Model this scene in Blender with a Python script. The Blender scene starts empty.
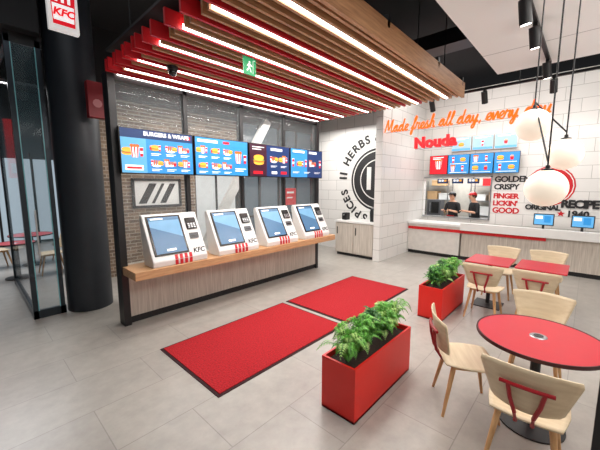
import bpy, bmesh, math, random
from mathutils import Vector, Matrix
R=random.Random(7)
scene=bpy.context.scene; COL=scene.collection
V=Vector
UX=V((1,0,0)); UZ=V((0,0,1)); NY=V((0,-1,0))
CAMH=1.95
# ------------------------------------------------ materials
def lin(c):
    def f(v):
        v/=255.0
        return v/12.92 if v<=0.04045 else ((v+0.055)/1.055)**2.4
    return (f(c[0]),f(c[1]),f(c[2]),1)
MATS={}
def M(name,col,rough=.5,metal=0,em=0,var=.06,scale=8,bump=0,trans=0,emcol=None,alpha=1):
    if name in MATS: return MATS[name]
    m=bpy.data.materials.new(name); m.use_nodes=True; nt=m.node_tree; b=nt.nodes['Principled BSDF']
    b.inputs['Roughness'].default_value=rough; b.inputs['Metallic'].default_value=metal
    c=lin(col)
    tc=nt.nodes.new('ShaderNodeTexCoord'); nz=nt.nodes.new('ShaderNodeTexNoise'); nz.inputs['Scale'].default_value=scale
    nt.links.new(tc.outputs['Object'],nz.inputs['Vector'])
    rp=nt.nodes.new('ShaderNodeValToRGB')
    rp.color_ramp.elements[0].position=.3; rp.color_ramp.elements[1].position=.7
    rp.color_ramp.elements[0].color=tuple(v*(1-var) for v in c[:3])+(1,)
    rp.color_ramp.elements[1].color=tuple(min(1,v*(1+var)) for v in c[:3])+(1,)
    nt.links.new(nz.outputs['Fac'],rp.inputs['Fac']); nt.links.new(rp.outputs['Color'],b.inputs['Base Color'])
    if bump:
        bp=nt.nodes.new('ShaderNodeBump'); bp.inputs['Strength'].default_value=bump; bp.inputs['Distance'].default_value=.01
        nt.links.new(nz.outputs['Fac'],bp.inputs['Height']); nt.links.new(bp.outputs['Normal'],b.inputs['Normal'])
    if em:
        b.inputs['Emission Color'].default_value=lin(emcol or col); b.inputs['Emission Strength'].default_value=em
    if trans: b.inputs['Transmission Weight'].default_value=trans; b.inputs['IOR'].default_value=1.02
    if alpha<1: b.inputs['Alpha'].default_value=alpha
    MATS[name]=m; return m
def brick(name,ax,w,h,c1,c2,mort,ms=.005,rough=.4,offs=.5,bump=.2,var=.0,metal=0,ns=3.5):
    m=bpy.data.materials.new(name); m.use_nodes=True; nt=m.node_tree; b=nt.nodes['Principled BSDF']
    tc=nt.nodes.new('ShaderNodeNewGeometry'); sp=nt.nodes.new('ShaderNodeSeparateXYZ'); cb=nt.nodes.new('ShaderNodeCombineXYZ')
    nt.links.new(tc.outputs['Position'],sp.inputs[0])
    nt.links.new(sp.outputs[ax[0]],cb.inputs[0]); nt.links.new(sp.outputs[ax[1]],cb.inputs[1])
    bk=nt.nodes.new('ShaderNodeTexBrick'); nt.links.new(cb.outputs[0],bk.inputs['Vector'])
    bk.inputs['Scale'].default_value=1; bk.inputs['Brick Width'].default_value=w; bk.inputs['Row Height'].default_value=h
    bk.inputs['Mortar Size'].default_value=ms; bk.inputs['Mortar Smooth'].default_value=.1; bk.offset=offs
    bk.inputs['Color1'].default_value=lin(c1); bk.inputs['Color2'].default_value=lin(c2); bk.inputs['Mortar'].default_value=lin(mort)
    nz=nt.nodes.new('ShaderNodeTexNoise'); nz.inputs['Scale'].default_value=ns; nz.inputs['Detail'].default_value=10; nz.inputs['Roughness'].default_value=.65
    nt.links.new(tc.outputs['Position'],nz.inputs['Vector'])
    mx=nt.nodes.new('ShaderNodeMix'); mx.data_type='RGBA'; mx.blend_type='OVERLAY'; mx.inputs[0].default_value=var
    nt.links.new(bk.outputs['Color'],mx.inputs[6]); nt.links.new(nz.outputs['Fac'],mx.inputs[7])
    nt.links.new(mx.outputs[2],b.inputs['Base Color'])
    bp=nt.nodes.new('ShaderNodeBump'); bp.inputs['Strength'].default_value=bump; bp.inputs['Distance'].default_value=.005; bp.invert=True
    nt.links.new(bk.outputs['Fac'],bp.inputs['Height']); nt.links.new(bp.outputs['Normal'],b.inputs['Normal'])
    b.inputs['Roughness'].default_value=rough; b.inputs['Metallic'].default_value=metal
    return m
def wood(name,c1,c2,scale=(1,1,14),rough=.45,obj=False):
    m=bpy.data.materials.new(name); m.use_nodes=True; nt=m.node_tree; b=nt.nodes['Principled BSDF']
    tc=nt.nodes.new('ShaderNodeTexCoord' if obj else 'ShaderNodeNewGeometry'); mp=nt.nodes.new('ShaderNodeMapping'); mp.inputs['Scale'].default_value=scale
    nz=nt.nodes.new('ShaderNodeTexNoise'); nz.inputs['Scale'].default_value=4; nz.inputs['Detail'].default_value=6
    rp=nt.nodes.new('ShaderNodeValToRGB'); rp.color_ramp.elements[0].position=.3; rp.color_ramp.elements[1].position=.7
    rp.color_ramp.elements[0].color=lin(c1); rp.color_ramp.elements[1].color=lin(c2)
    nt.links.new(tc.outputs['Object' if obj else 'Position'],mp.inputs[0]); nt.links.new(mp.outputs[0],nz.inputs['Vector'])
    nt.links.new(nz.outputs['Fac'],rp.inputs[0]); nt.links.new(rp.outputs[0],b.inputs['Base Color'])
    b.inputs['Roughness'].default_value=rough
    return m
black=M('black_steel',(22,22,25),.45); dark=M('dark_matte',(28,29,32),.7); red=M('red_paint',(205,22,30),.38)
slatred=M('slat_red',(192,18,30),.5); white=M('white_plastic',(226,226,224),.35,var=.02); whitep=M('white_paint',(220,219,216),.6,var=.02)
steel=M('brushed_steel',(170,172,175),.3,1); screenblack=M('screen_black',(12,12,14),.2)
led=M('led_light',(255,250,244),.5,em=8); globe=M('opal_glass',(250,240,228),.3,em=.42,emcol=(255,238,214))
glass=M('clear_glass',(225,235,238),.03,alpha=.06)
greyglass=M('tint_glass',(90,120,130),.04,alpha=.18)
ivory=wood('ivory_veneer',(204,184,152),(222,205,176),(.8,7,7),.45,True); legwood=wood('leg_wood',(190,144,96),(216,172,124),(8,8,1))
ledgewood=wood('ledge_wood',(178,132,92),(206,164,122),(1.2,10,10)); slatwood=wood('slat_wood',(160,112,76),(196,148,106),(1,14,14),.5)
palewood=wood('pale_panel_wood',(178,168,157),(210,202,191),(16,16,.7),.5)
blue=M('screen_blue',(40,122,182),.3,em=.78); lblue=M('screen_light_blue',(84,152,200),.3,em=.75)
sred=M('screen_red',(200,20,35),.3,em=.8); swhite=M('screen_white',(235,235,235),.3,em=.75)
sbrown=M('screen_brown',(180,96,36),.3,em=.7); sgold=M('screen_gold',(226,160,56),.3,em=.75); sgreen=M('screen_green',(90,150,60),.3,em=.7)
sdark=M('screen_maroon',(52,14,36),.3,em=.45); snavy=M('screen_navy',(18,46,92),.3,em=.65)
kgrey=M('kiosk_blue_grey',(96,140,172),.25,em=.6); kdark=M('kiosk_slate',(62,98,130),.25,em=.55)
ART=[blue,lblue,sred,swhite,sbrown,sgold,sgreen,sdark,snavy,screenblack,kgrey,kdark]
inkblack=M('ink_black',(34,34,36),.6); inkred=M('ink_red',(195,18,32),.6)
leafa=M('leaf_green',(98,168,60),.5,var=.35,scale=20); leafb=M('leaf_dark_green',(50,108,44),.45,var=.35,scale=20); leafc=M('leaf_pale',(168,206,118),.5,var=.3,scale=20)
soil=M('soil',(48,34,26),.95,var=.4,scale=60,bump=.6)
skin=M('skin',(214,164,136),.5); hairm=M('hair',(40,28,22),.7)
neon=M('neon_orange',(200,50,6),.4,em=1.7,emcol=(255,96,16)); signred=M('sign_red',(210,14,30),.4,em=.75,emcol=(230,14,28))
# ------------------------------------------------ geometry helpers
def NB(): return bmesh.new()
def obox(bm,o,u,v,n,x0,x1,y0,y1,z0,z1,mi=0):
    vs=[bm.verts.new(o+u*x+v*y+n*z) for z in (z0,z1) for y in (y0,y1) for x in (x0,x1)]
    for f in ((0,2,3,1),(4,5,7,6),(0,1,5,4),(2,6,7,3),(0,4,6,2),(1,3,7,5)):
        bm.faces.new([vs[i] for i in f]).material_index=mi
def box(bm,x0,x1,y0,y1,z0,z1,mi=0): obox(bm,V((0,0,0)),UX,V((0,1,0)),UZ,x0,x1,y0,y1,z0,z1,mi)
def frame(d):
    d=d.normalized(); a=V((0,0,1)) if abs(d.z)<.9 else V((1,0,0))
    u=d.cross(a).normalized(); return u,d.cross(u).normalized()
def cyl(bm,p0,p1,r0,r1=None,seg=16,mi=0,cap=True):
    p0=V(p0);p1=V(p1); r1=r0 if r1 is None else r1
    u,w=frame(p1-p0); A=[];B=[]
    for i in range(seg):
        a=2*math.pi*i/seg; d=u*math.cos(a)+w*math.sin(a)
        A.append(bm.verts.new(p0+d*r0)); B.append(bm.verts.new(p1+d*r1))
    for i in range(seg):
        j=(i+1)%seg; bm.faces.new((A[i],A[j],B[j],B[i])).material_index=mi
    if cap:
        bm.faces.new(A[::-1]).material_index=mi; bm.faces.new(B).material_index=mi
def tube(bm,pts,r,seg=8,mi=0,ref=None):
    pts=[V(p) for p in pts]; rings=[]; n=len(pts)
    for k,p in enumerate(pts):
        d=(pts[min(k+1,n-1)]-pts[max(k-1,0)])
        if ref is not None:
            w=ref; u=d.normalized().cross(ref).normalized()
        else: u,w=frame(d)
        rings.append([bm.verts.new(p+(u*math.cos(2*math.pi*i/seg)+w*math.sin(2*math.pi*i/seg))*r) for i in range(seg)])
    for a,b in zip(rings,rings[1:]):
        for i in range(seg):
            j=(i+1)%seg; bm.faces.new((a[i],a[j],b[j],b[i])).material_index=mi
    bm.faces.new(rings[0][::-1]).material_index=mi; bm.faces.new(rings[-1]).material_index=mi
def lathe(bm,c,prof,seg=32,mi=0):
    c=V(c); rings=[]
    for r,z in prof:
        rings.append([bm.verts.new(c+V((r*math.cos(2*math.pi*i/seg),r*math.sin(2*math.pi*i/seg),z))) for i in range(seg)] if r>1e-5 else [bm.verts.new(c+V((0,0,z)))])
    for a,b in zip(rings,rings[1:]):
        for i in range(seg):
            j=(i+1)%seg
            if len(a)==1 and len(b)==1: continue
            if len(a)==1: f=(a[0],b[i],b[j])
            elif len(b)==1: f=(a[i],a[j],b[0])
            else: f=(a[i],a[j],b[j],b[i])
            bm.faces.new(f).material_index=mi
def ball(bm,c,r,sx=1,sy=1,sz=1,seg=20,mi=0):
    n=seg//2
    st=len(bm.verts)
    lathe(bm,(0,0,0),[(r*math.sin(math.pi*k/n),-r*math.cos(math.pi*k/n)) for k in range(n+1)],seg,mi)
    bm.verts.ensure_lookup_table()
    for v in bm.verts[st:]: v.co=V((v.co.x*sx,v.co.y*sy,v.co.z*sz))+V(c)
def prism(bm,o,u,v,n,poly,d0,d1,mi=0):
    A=[bm.verts.new(o+u*x+v*y+n*d0) for x,y in poly]; B=[bm.verts.new(o+u*x+v*y+n*d1) for x,y in poly]
    k=len(poly)
    for i in range(k):
        j=(i+1)%k; bm.faces.new((A[i],A[j],B[j],B[i])).material_index=mi
    bm.faces.new(A[::-1]).material_index=mi; bm.faces.new(B).material_index=mi
def W(p):
    s=V((0,0,0))
    while p: s=s+p.location; p=p.parent
    return s
def mk(name,bm,mats,parent=None,smooth=False,bev=0,norm=True,mesh=None):
    if mesh is None:
        if norm: bmesh.ops.recalc_face_normals(bm,faces=bm.faces)
        me=bpy.data.meshes.new(name); bm.to_mesh(me); bm.free()
    else: me=mesh
    if parent: off=W(parent)
    else:
        xs=[v.co for v in me.vertices]
        off=V(((min(c.x for c in xs)+max(c.x for c in xs))/2,(min(c.y for c in xs)+max(c.y for c in xs))/2,min(c.z for c in xs)))
    me.transform(Matrix.Translation(-off))
    o=bpy.data.objects.new(name,me); COL.objects.link(o)
    if parent: o.parent=parent
    else: o.location=off
    if not isinstance(mats,(list,tuple)): mats=[mats]
    if mesh is None or not me.materials:
        for m in mats: me.materials.append(m)
    if smooth:
        for p in me.polygons: p.use_smooth=True
        try: me.set_sharp_from_angle(angle=math.radians(40))
        except Exception: pass
    if bev:
        md=o.modifiers.new('bevel','BEVEL'); md.width=bev; md.segments=2; md.limit_method='ANGLE'
    return o
def tag(o,label,cat,group=None,kind=None):
    o['label']=label; o['category']=cat
    if group: o['group']=group
    if kind: o['kind']=kind
    return o
def thing(name,label,cat,loc,group=None):
    o=bpy.data.objects.new(name,None); COL.objects.link(o); o.location=V(loc); o.empty_display_size=.1
    return tag(o,label,cat,group)
def struct(name,bm,m,parent=None,bev=0):
    o=mk(name,bm,m,parent,bev=bev)
    if not parent: o['kind']='structure'
    return o
def copytree(o,parent=None):
    c=o.copy(); COL.objects.link(c); c.parent=parent
    for ch in list(o.children): copytree(ch,c)
    return c
def dup(o,loc,rz=None,label=None):
    c=copytree(o); c.location=V(loc)
    if rz is not None: c.rotation_euler.z=rz
    if label: c['label']=label
    return c
def flat(name,parent,o,u,v,shapes,mats,step=.0012):
    bm=NB(); n=u.cross(v).normalized()
    for k,s in enumerate(shapes):
        if s[0]=='r': pts=[(s[1],s[2]),(s[3],s[2]),(s[3],s[4]),(s[1],s[4])]
        elif s[0]=='e': pts=[(s[1]+s[3]*math.cos(2*math.pi*i/20),s[2]+s[4]*math.sin(2*math.pi*i/20)) for i in range(20)]
        else: pts=s[1]
        f=bm.faces.new([bm.verts.new(o+u*x+v*y+n*step*(.5+k*.15)) for x,y in pts]); f.material_index=s[-1]
    return mk(name,bm,mats,parent,norm=False)
def text(name,s,size,mat,parent,o,u,v,depth=.004,bold=0,shear=0,align='CENTER',space=1,bevel=0,lab=None,clipy=None):
    cu=bpy.data.curves.new('txt','FONT'); cu.body=s; cu.size=size; cu.extrude=depth; cu.offset=bold; cu.shear=shear
    cu.align_x=align; cu.align_y='CENTER'; cu.space_character=space; cu.resolution_u=3; cu.bevel_depth=bevel
    t=bpy.data.objects.new('tmp',cu); COL.objects.link(t)
    bpy.context.view_layer.update()
    me=bpy.data.meshes.new_from_object(t.evaluated_get(bpy.context.evaluated_depsgraph_get()))
    bpy.data.objects.remove(t)
    n=u.cross(v)
    mt=Matrix(((u.x,v.x,n.x,o.x),(u.y,v.y,n.y,o.y),(u.z,v.z,n.z,o.z),(0,0,0,1)))
    me.transform(mt); me.materials.clear()
    if clipy is not None: clipmesh(me,clipy)
    return mk(name,None,mat,parent,mesh=me)
def clipmesh(me,y):
    b=bmesh.new(); b.from_mesh(me)
    bmesh.ops.bisect_plane(b,geom=b.verts[:]+b.edges[:]+b.faces[:],plane_co=(0,y,0),plane_no=(0,-1,0),clear_outer=True)
    b.to_mesh(me); b.free()
# ------------------------------------------------ shell
floorm=brick('floor_tiles',(0,1),1.2,.6,(166,161,154),(160,155,149),(140,136,130),.004,.3,.5,.05,.3,ns=6)
tilem=brick('white_tiles_x',(1,2),.6,.3,(228,226,223),(222,221,218),(174,173,170),.005,.25,.5,.25)
tilemy=brick('white_tiles_y',(0,2),.6,.3,(228,226,223),(222,221,218),(174,173,170),.005,.25,.5,.25)
raftm=brick('raft_panels',(0,1),2.4,1.2,(228,227,226),(226,225,224),(160,160,160),.008,.7,0,.2)
brickm=brick('grey_bricks',(0,2),.24,.075,(140,118,98),(100,84,72),(164,152,138),.009,.8,.5,.6,.3)
bm=NB(); box(bm,-4,14,-4,14,-.1,0); struct('floor',bm,floorm)
bm=NB(); box(bm,-4,14,-4,14,5.0,5.1); struct('ceiling',bm,M('ceiling_dark',(24,24,27),.9))
bm=NB(); box(bm,-4,14,14,14.1,0,5); struct('wall_left',bm,M('wall_dark',(54,56,60),.8))
bm=NB(); box(bm,-4,14,-4.1,-4,0,5); struct('wall_right',bm,whitep)
bm=NB(); box(bm,-4.1,-4,-4,14,0,5); struct('wall_back',bm,M('wall_grey',(120,120,122),.8))
bm=NB(); box(bm,-4,5.7,-4,1.18,3.62,3.74); struct('ceiling_raft',bm,raftm)
OY0,OY1,OZ0,OZ1=1.94,3.76,1.0,2.2
bm=NB(); box(bm,9.7,9.85,-4,OY0,0,4.55); box(bm,9.7,9.85,OY1,3.8,0,4.55); box(bm,9.7,9.85,OY0,OY1,0,OZ0); box(bm,9.7,9.85,OY0,OY1,OZ1,4.55)
struct('wall_counter',bm,tilem)
bm=NB(); box(bm,7.06,9.85,3.8,3.98,0,5); struct('wall_pier',bm,tilemy)
bm=NB(); box(bm,9.85,13,5.6,5.7,0,5); struct('wall_kitchen_side',bm,whitep)
bm=NB(); box(bm,7.8,7.95,3.98,6.4,0,4.6); struct('wall_emblem',bm,tilem)
bm=NB(); box(bm,12.6,12.7,-4,5.6,0,3); struct('wall_kitchen',bm,M('kitchen_wall',(186,182,174),.6))
bm=NB(); box(bm,9.85,12.6,-1,5.6,2.75,2.85); struct('ceiling_kitchen',bm,M('kitchen_ceiling',(150,150,148),.7))
bm=NB(); box(bm,9.66,9.87,OY0,OY1,OZ0,OZ0+.03); box(bm,9.66,9.87,OY0,OY0+.03,OZ0,OZ1); box(bm,9.66,9.87,OY0,OY1,OZ1-.04,OZ1); struct('trim_1',bm,steel)
bm=NB(); box(bm,1.55,4.0,7.3,7.5,0,3.7); box(bm,4.0,5.3,7.3,7.5,2.3,3.7); box(bm,4.0,5.3,7.3,7.5,0,.4); struct('wall_brick',bm,brickm)
frost=M('frosted_pane',(180,184,184),.4,em=.35,emcol=(200,204,206)); dusk=M('outside_pane',(70,80,88),.15,em=.2,emcol=(120,136,148))
w1=bpy.data.objects.new('window_1',None); COL.objects.link(w1); w1.location=(4.65,7.3,.4); w1['kind']='structure'
bm=NB(); box(bm,4.04,5.26,7.38,7.4,.44,2.26); mk('pane',bm,frost,w1)
bm=NB()
for x in (4.0,4.62,5.26): box(bm,x,x+.04,7.34,7.44,.4,2.3)
box(bm,4,5.3,7.34,7.44,.4,.44); box(bm,4,5.3,7.34,7.44,2.26,2.3); mk('window_frame',bm,black,w1)
w2=bpy.data.objects.new('window_2',None); COL.objects.link(w2); w2.location=(7,7.3,0); w2['kind']='structure'
bm=NB(); box(bm,5.35,9.5,7.38,7.4,.05,4.2); mk('pane',bm,dusk,w2)
bm=NB()
for x in (5.3,6.1,6.9,7.7,8.5,9.4): box(bm,x,x+.06,7.32,7.46,0,4.3)
for z in (0,1.0,2.5,4.2): box(bm,5.3,9.46,7.32,7.46,z,z+.06)
mk('window_frame',bm,black,w2)
bm=NB(); box(bm,-4,9.5,7.3,7.5,3.7,5); struct('wall_bulkhead',bm,dark)
bm=NB(); box(bm,9.4,9.6,3.98,7.5,0,5); struct('wall_far_corner',bm,whitep)
# ------------------------------------------------ round column
bm=NB(); cyl(bm,(1.27,5.85,0),(1.27,5.85,5),.31,seg=48)
o=tag(mk('column',bm,M('column_slate',(36,41,48),.45),smooth=True),'thick round dark slate column beside the glass doorway','column')
t=thing('glass_enclosure','tall steel edged glass door enclosure left of the round dark column','glass door',(.75,5.8,0))
bm=NB(); box(bm,.60,.88,5.795,5.805,.1,3.85); mk('glass_pane',bm,greyglass,t)
bm=NB(); box(bm,.555,.565,5.85,8.2,.1,3.85); mk('glass_pane',bm,greyglass,t)
edge=M('satin_steel',(52,58,64),.3,.8); teal=M('glass_edge',(96,150,156),.15,em=.15)
for x,y in ((.55,5.78),(.87,5.78),(.55,8.2)):
    bm=NB(); box(bm,x-.01,x+.05,y,y+.06,0,3.92); mk('post',bm,edge,t)
bm=NB(); box(bm,.545,.93,5.78,5.83,.0,.12); box(bm,.545,.595,5.8,8.2,0,.12); mk('bottom_rail',bm,edge,t)
bm=NB(); box(bm,.545,.93,5.78,5.83,3.83,3.97); box(bm,.545,.595,5.8,8.2,3.83,3.97); mk('top_rail',bm,black,t)
for x in (.60,.852):
    bm=NB(); box(bm,x,x+.012,5.775,5.785,.12,3.83); mk('glass_edge',bm,teal,t)
bm=NB(); box(bm,.66,.68,5.70,5.72,.9,1.6); box(bm,.665,.675,5.72,5.795,.98,1.0);box(bm,.665,.675,5.72,5.795,1.5,1.52); mk('door_handle',bm,steel,t)
bm=NB(); box(bm,-2,.9,5.6,5.9,3.97,4.5); tag(mk('overhead_beam',bm,dark),'black overhead beam above the glass door enclosure','beam')
# ------------------------------------------------ kiosk wall
KX0,KX1,KY=1.40,5.57,4.62
t=thing('kiosk_partition','black steel framed glass partition behind the self order machines','partition',(3.5,KY,0))
bm=NB(); box(bm,KX0-.04,KX0+.05,KY-.06,KY+.14,0,3.38); mk('end_post',bm,black,t,bev=.005)
for x in (2.42,3.47,4.52):
    bm=NB(); box(bm,x-.03,x+.03,KY,KY+.08,.85,3.38); mk('post',bm,black,t)
bm=NB(); box(bm,KX1-.05,KX1+.03,KY-.02,KY+.12,0,3.38); mk('end_post',bm,black,t,bev=.005)
bm=NB(); box(bm,KX0,KX1,KY,KY+.1,3.3,3.38); mk('top_rail',bm,black,t)
bm=NB(); box(bm,KX0+.05,KX1-.05,KY+.035,KY+.045,.85,3.3); mk('glass_pane',bm,glass,t)
bm=NB(); box(bm,KX0+.05,KX1-.05,KY,KY+.1,.1,.85); mk('lower_panel',bm,palewood,t)
bm=NB(); box(bm,KX0+.05,KX1-.05,KY+.02,KY+.08,0,.1); mk('kick_plate',bm,black,t)
bm=NB(); prism(bm,V((0,0,0)),UX,V((0,1,0)),UZ,[(KX0-.02,4.10),(KX1+.02,4.10),(KX1+.02,KY-.062),(KX1-.052,KY-.062),(KX1-.052,KY-.001),(KX0+.052,KY-.001),(KX0+.052,KY-.062),(KX0-.02,KY-.062)],.74,.85)
tag(mk('wall_ledge',bm,ledgewood,bev=.004),'long oak ledge carrying the four self order machines','ledge')
# ---- menu screens
def bucket(S,cx,cy,s):
    S.append(('p',[(cx-.8*s,cy+s),(cx+.8*s,cy+s),(cx+.55*s,cy-s),(cx-.55*s,cy-s)],3))
    for k in (-.45,0,.45): S.append(('p',[(cx+(k-.1)*s*1.3,cy+.9*s),(cx+(k+.1)*s*1.3,cy+.9*s),(cx+(k+.08)*s,cy-s),(cx+(k-.08)*s,cy-s)],2))
    for k in (-.5,0,.5): S.append(('e',cx+k*s,cy+1.15*s,.38*s,.3*s,4))
def burger(S,cx,cy,s):
    S.append(('e',cx,cy-.35*s,s,.35*s,5)); S.append(('e',cx,cy-.1*s,1.1*s,.25*s,4)); S.append(('e',cx,cy+.05*s,1.12*s,.16*s,6)); S.append(('e',cx,cy+.4*s,s,.45*s,5))
def cup(S,cx,cy,s):
    S.append(('p',[(cx-.4*s,cy+s),(cx+.4*s,cy+s),(cx+.3*s,cy-s),(cx-.3*s,cy-s)],2)); S.append(('r',cx-.45*s,cy+s,cx+.45*s,cy+1.15*s,3))
    S.append(('p',[(cx-.36*s,cy+.3*s),(cx+.36*s,cy+.3*s),(cx+.33*s,cy-.3*s),(cx-.33*s,cy-.3*s)],3))
def fries(S,cx,cy,s):
    for k in range(5): S.append(('r',cx-.5*s+k*.22*s,cy,cx-.38*s+k*.22*s,cy+(.8+.2*(k%2))*s,5))
    S.append(('p',[(cx-.6*s,cy+.3*s),(cx+.6*s,cy+.3*s),(cx+.45*s,cy-.8*s),(cx-.45*s,cy-.8*s)],2))
def tender(S,cx,cy,s):
    S.append(('e',cx,cy-.5*s,1.1*s,.4*s,3))
    for k in (-.6,-.1,.45): S.append(('p',[(cx+(k-.15)*s,cy-.5*s),(cx+(k+.2)*s,cy-.45*s),(cx+(k+.35)*s,cy+.7*s),(cx+k*s,cy+.75*s)],4))
def lines(S,x,y,w,n,mi=3,h=.008,g=.02):
    for k in range(n): S.append(('r',x,y-k*g,x+w*(1-.25*(k%2)),y-k*g+h,mi))
def meal(S,cx,cy,s,k):
    for dx,f,q in (((-.9,burger,.7),(.1,bucket,.75),(1.0,cup,.6)),((-.8,fries,.6),(.0,burger,.8),(.95,cup,.6)),((-.8,cup,.6),(.1,tender,.9),(1.0,burger,.6)),((-.9,bucket,.7),(0,tender,.7),(.9,fries,.6)))[k%4]: f(S,cx+dx*s,cy,s*q)
def menu_art(w,h,kind):
    S=[]
    if kind==0:
        S.append(('r',0,0,w,h,0)); S.append(('r',0,0,w*.32,h*.8,1)); S.append(('r',0,h*.8,w,h,8))
        S.append(('r',w*.88,h*.87,w*.97,h*.95,2))
        S.append(('r',w*.04,h*.06,w*.27,h*.18,3)); S.append(('r',w*.06,h*.09,w*.25,h*.14,2))
        meal(S,w*.16,h*.48,w*.095,0)
        for i in range(3): meal(S,w*(.44+.21*i),h*.60,w*.065,i+1); lines(S,w*(.38+.21*i),h*.46,w*.14,2); meal(S,w*(.44+.21*i),h*.24,w*.065,i+2); lines(S,w*(.38+.21*i),h*.09,w*.14,2)
    elif kind==1:
        S.append(('r',0,0,w,h,0)); S.append(('r',w*.04,h*.88,w*.4,h*.95,3)); S.append(('r',w*.5,h*.88,w*.62,h*.95,2))
        for r in range(2):
            for c in range(3): meal(S,w*(.12+.225*c),h*(.66-.41*r),w*.068,r+c); lines(S,w*(.05+.225*c),h*(.49-.41*r),w*.15,2)
        bucket(S,w*.79,h*.5,w*.085); cup(S,w*.93,h*.48,w*.07); lines(S,w*.72,h*.18,w*.23,2,3,.015,.035)
    elif kind==2:
        S.append(('r',0,0,w,h,8)); S.append(('r',0,0,w*.40,h,7)); burger(S,w*.21,h*.5,w*.12); lines(S,w*.06,h*.9,w*.28,2,3,.015,.04)
        S.append(('r',w*.08,h*.07,w*.3,h*.16,2))
        meal(S,w*.57,h*.56,w*.08,2); meal(S,w*.84,h*.56,w*.08,0); lines(S,w*.5,h*.34,w*.16,2); lines(S,w*.76,h*.34,w*.16,2)
        S.append(('r',w*.50,h*.84,w*.80,h*.92,3)); S.append(('r',w*.52,h*.08,w*.66,h*.17,3)); S.append(('r',w*.76,h*.08,w*.92,h*.17,2))
    else:
        S.append(('r',0,0,w,h,0)); S.append(('r',w*.5,0,w,h,8))
        cup(S,w*.07,h*.5,w*.075); meal(S,w*.27,h*.48,w*.085,1); meal(S,w*.68,h*.5,w*.085,3); cup(S,w*.45,h*.5,w*.07); cup(S,w*.92,h*.5,w*.075)
        for c in range(3): lines(S,w*(.05+.34*c),h*.18,w*.2,2)
        S.append(('r',w*.05,h*.87,w*.4,h*.95,3)); S.append(('r',w*.55,h*.87,w*.8,h*.95,3))
    return S
SLAB=['blue menu screen over the ordering machines, farthest left of the four','blue menu screen above the second ordering machine, bucket at its right','dark navy menu screen with one big burger picture at its left','blue menu screen nearest the round emblem wall, drinks shown']
for i in range(4):
    x0=KX0+.02+i*1.04; w=1.02; z0,h=2.1,.6
    t=thing('menu_screen',SLAB[i],'screen',(x0+w/2,KY-.12,z0),'menu screens over the ordering machines')
    bm=NB(); box(bm,x0,x0+w,KY-.15,KY-.09,z0,z0+h); mk('casing',bm,screenblack,t,bev=.004)
    flat('display',t,V((x0+.015,KY-.151,z0+.015)),UX,UZ,menu_art(w-.03,h-.03,i),ART)
    if i==0: text('lettering','BURGERS & WRAPS',.075,swhite,t,V((x0+.62,KY-.170,z0+.535)),UX,UZ,.0005,.002)
    bm=NB(); box(bm,x0+.3,x0+.7,KY-.09,KY-.001,z0+.2,z0+.4); mk('wall_bracket',bm,black,t)
# ---- kiosks
def make_kiosk(x0):
    t=thing('order_kiosk','','self order machine',(x0+.4,4.35,.85),'self order machines on the ledge')
    bm=NB()
    prof=[(4.14,.85),(4.44,.85),(4.54,1.49),(4.52,1.54),(4.46,1.54),(4.13,.93)]
    prism(bm,V((x0,0,0)),V((0,1,0)),UZ,UX,prof,0,.8); mk('housing',bm,white,t,bev=.014)
    o=V((x0,4.13,.93)); v=V((0,.33,.61)).normalized(); n=UX.cross(v)
    bm=NB(); obox(bm,o,UX,v,n,.04,.53,.075,.665,-.01,.012); mk('bezel',bm,screenblack,t,bev=.006)
    S=[('r',0,0,.43,.54,10),('p',[(0,0),(.43,0),(.43,.22),(0,.40)],11),('r',0,.49,.43,.54,11)]
    S+=[('r',.03,.505,.2,.525,3),('r',.15,.03,.28,.06,3)]
    flat('display',t,o+UX*.07+v*.10+n*.0125,UX,v,S,ART)
    bm=NB(); obox(bm,o,UX,v,n,.59,.75,.42,.60,-.005,.025); mk('card_reader',bm,screenblack,t,bev=.005)
    bm=NB()
    for r in range(3):
        for c in range(3): obox(bm,o,UX,v,n,.61+c*.043,.638+c*.043,.435+r*.028,.452+r*.028,.025,.029)
    mk('keypad',bm,steel,t)
    bm=NB(); obox(bm,o,UX,v,n,.60,.74,.27,.36,-.003,.012); obox(bm,o,UX,v,n,.62,.72,.30,.32,.012,.015,1); mk('receipt_slot',bm,[M('slot_grey',(70,70,74),.4),screenblack],t)
    flat('stripe_decal',t,o+n*.0004,UX,v,[('p',[(.30+k*.07,0.0),(.345+k*.07,0.0),(.352+k*.07,.07),(.307+k*.07,.07)],0) for k in range(4)],[inkred])
    flat('stripe_decal',t,V((x0,4.131,.855)),UX,UZ,[('r',.30+k*.07,0,.345+k*.07,.07,0) for k in range(4)],[inkred])
    text('lettering','KFC',.10,inkblack,t,o+UX*.68+v*.085+n*.002,UX,v,.001,.003,0.2)
    return t
KL=['white slanted self order machine, leftmost on the oak ledge','white slanted self order machine, second from the left on the oak ledge','white slanted self order machine, third from the left on the oak ledge','white slanted self order machine nearest the round emblem wall']
k0=make_kiosk(1.62); k0['label']=KL[0]
for i in range(1,4): dup(k0,(2.02+1.0*i,4.35,.85),None,KL[i])
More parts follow.
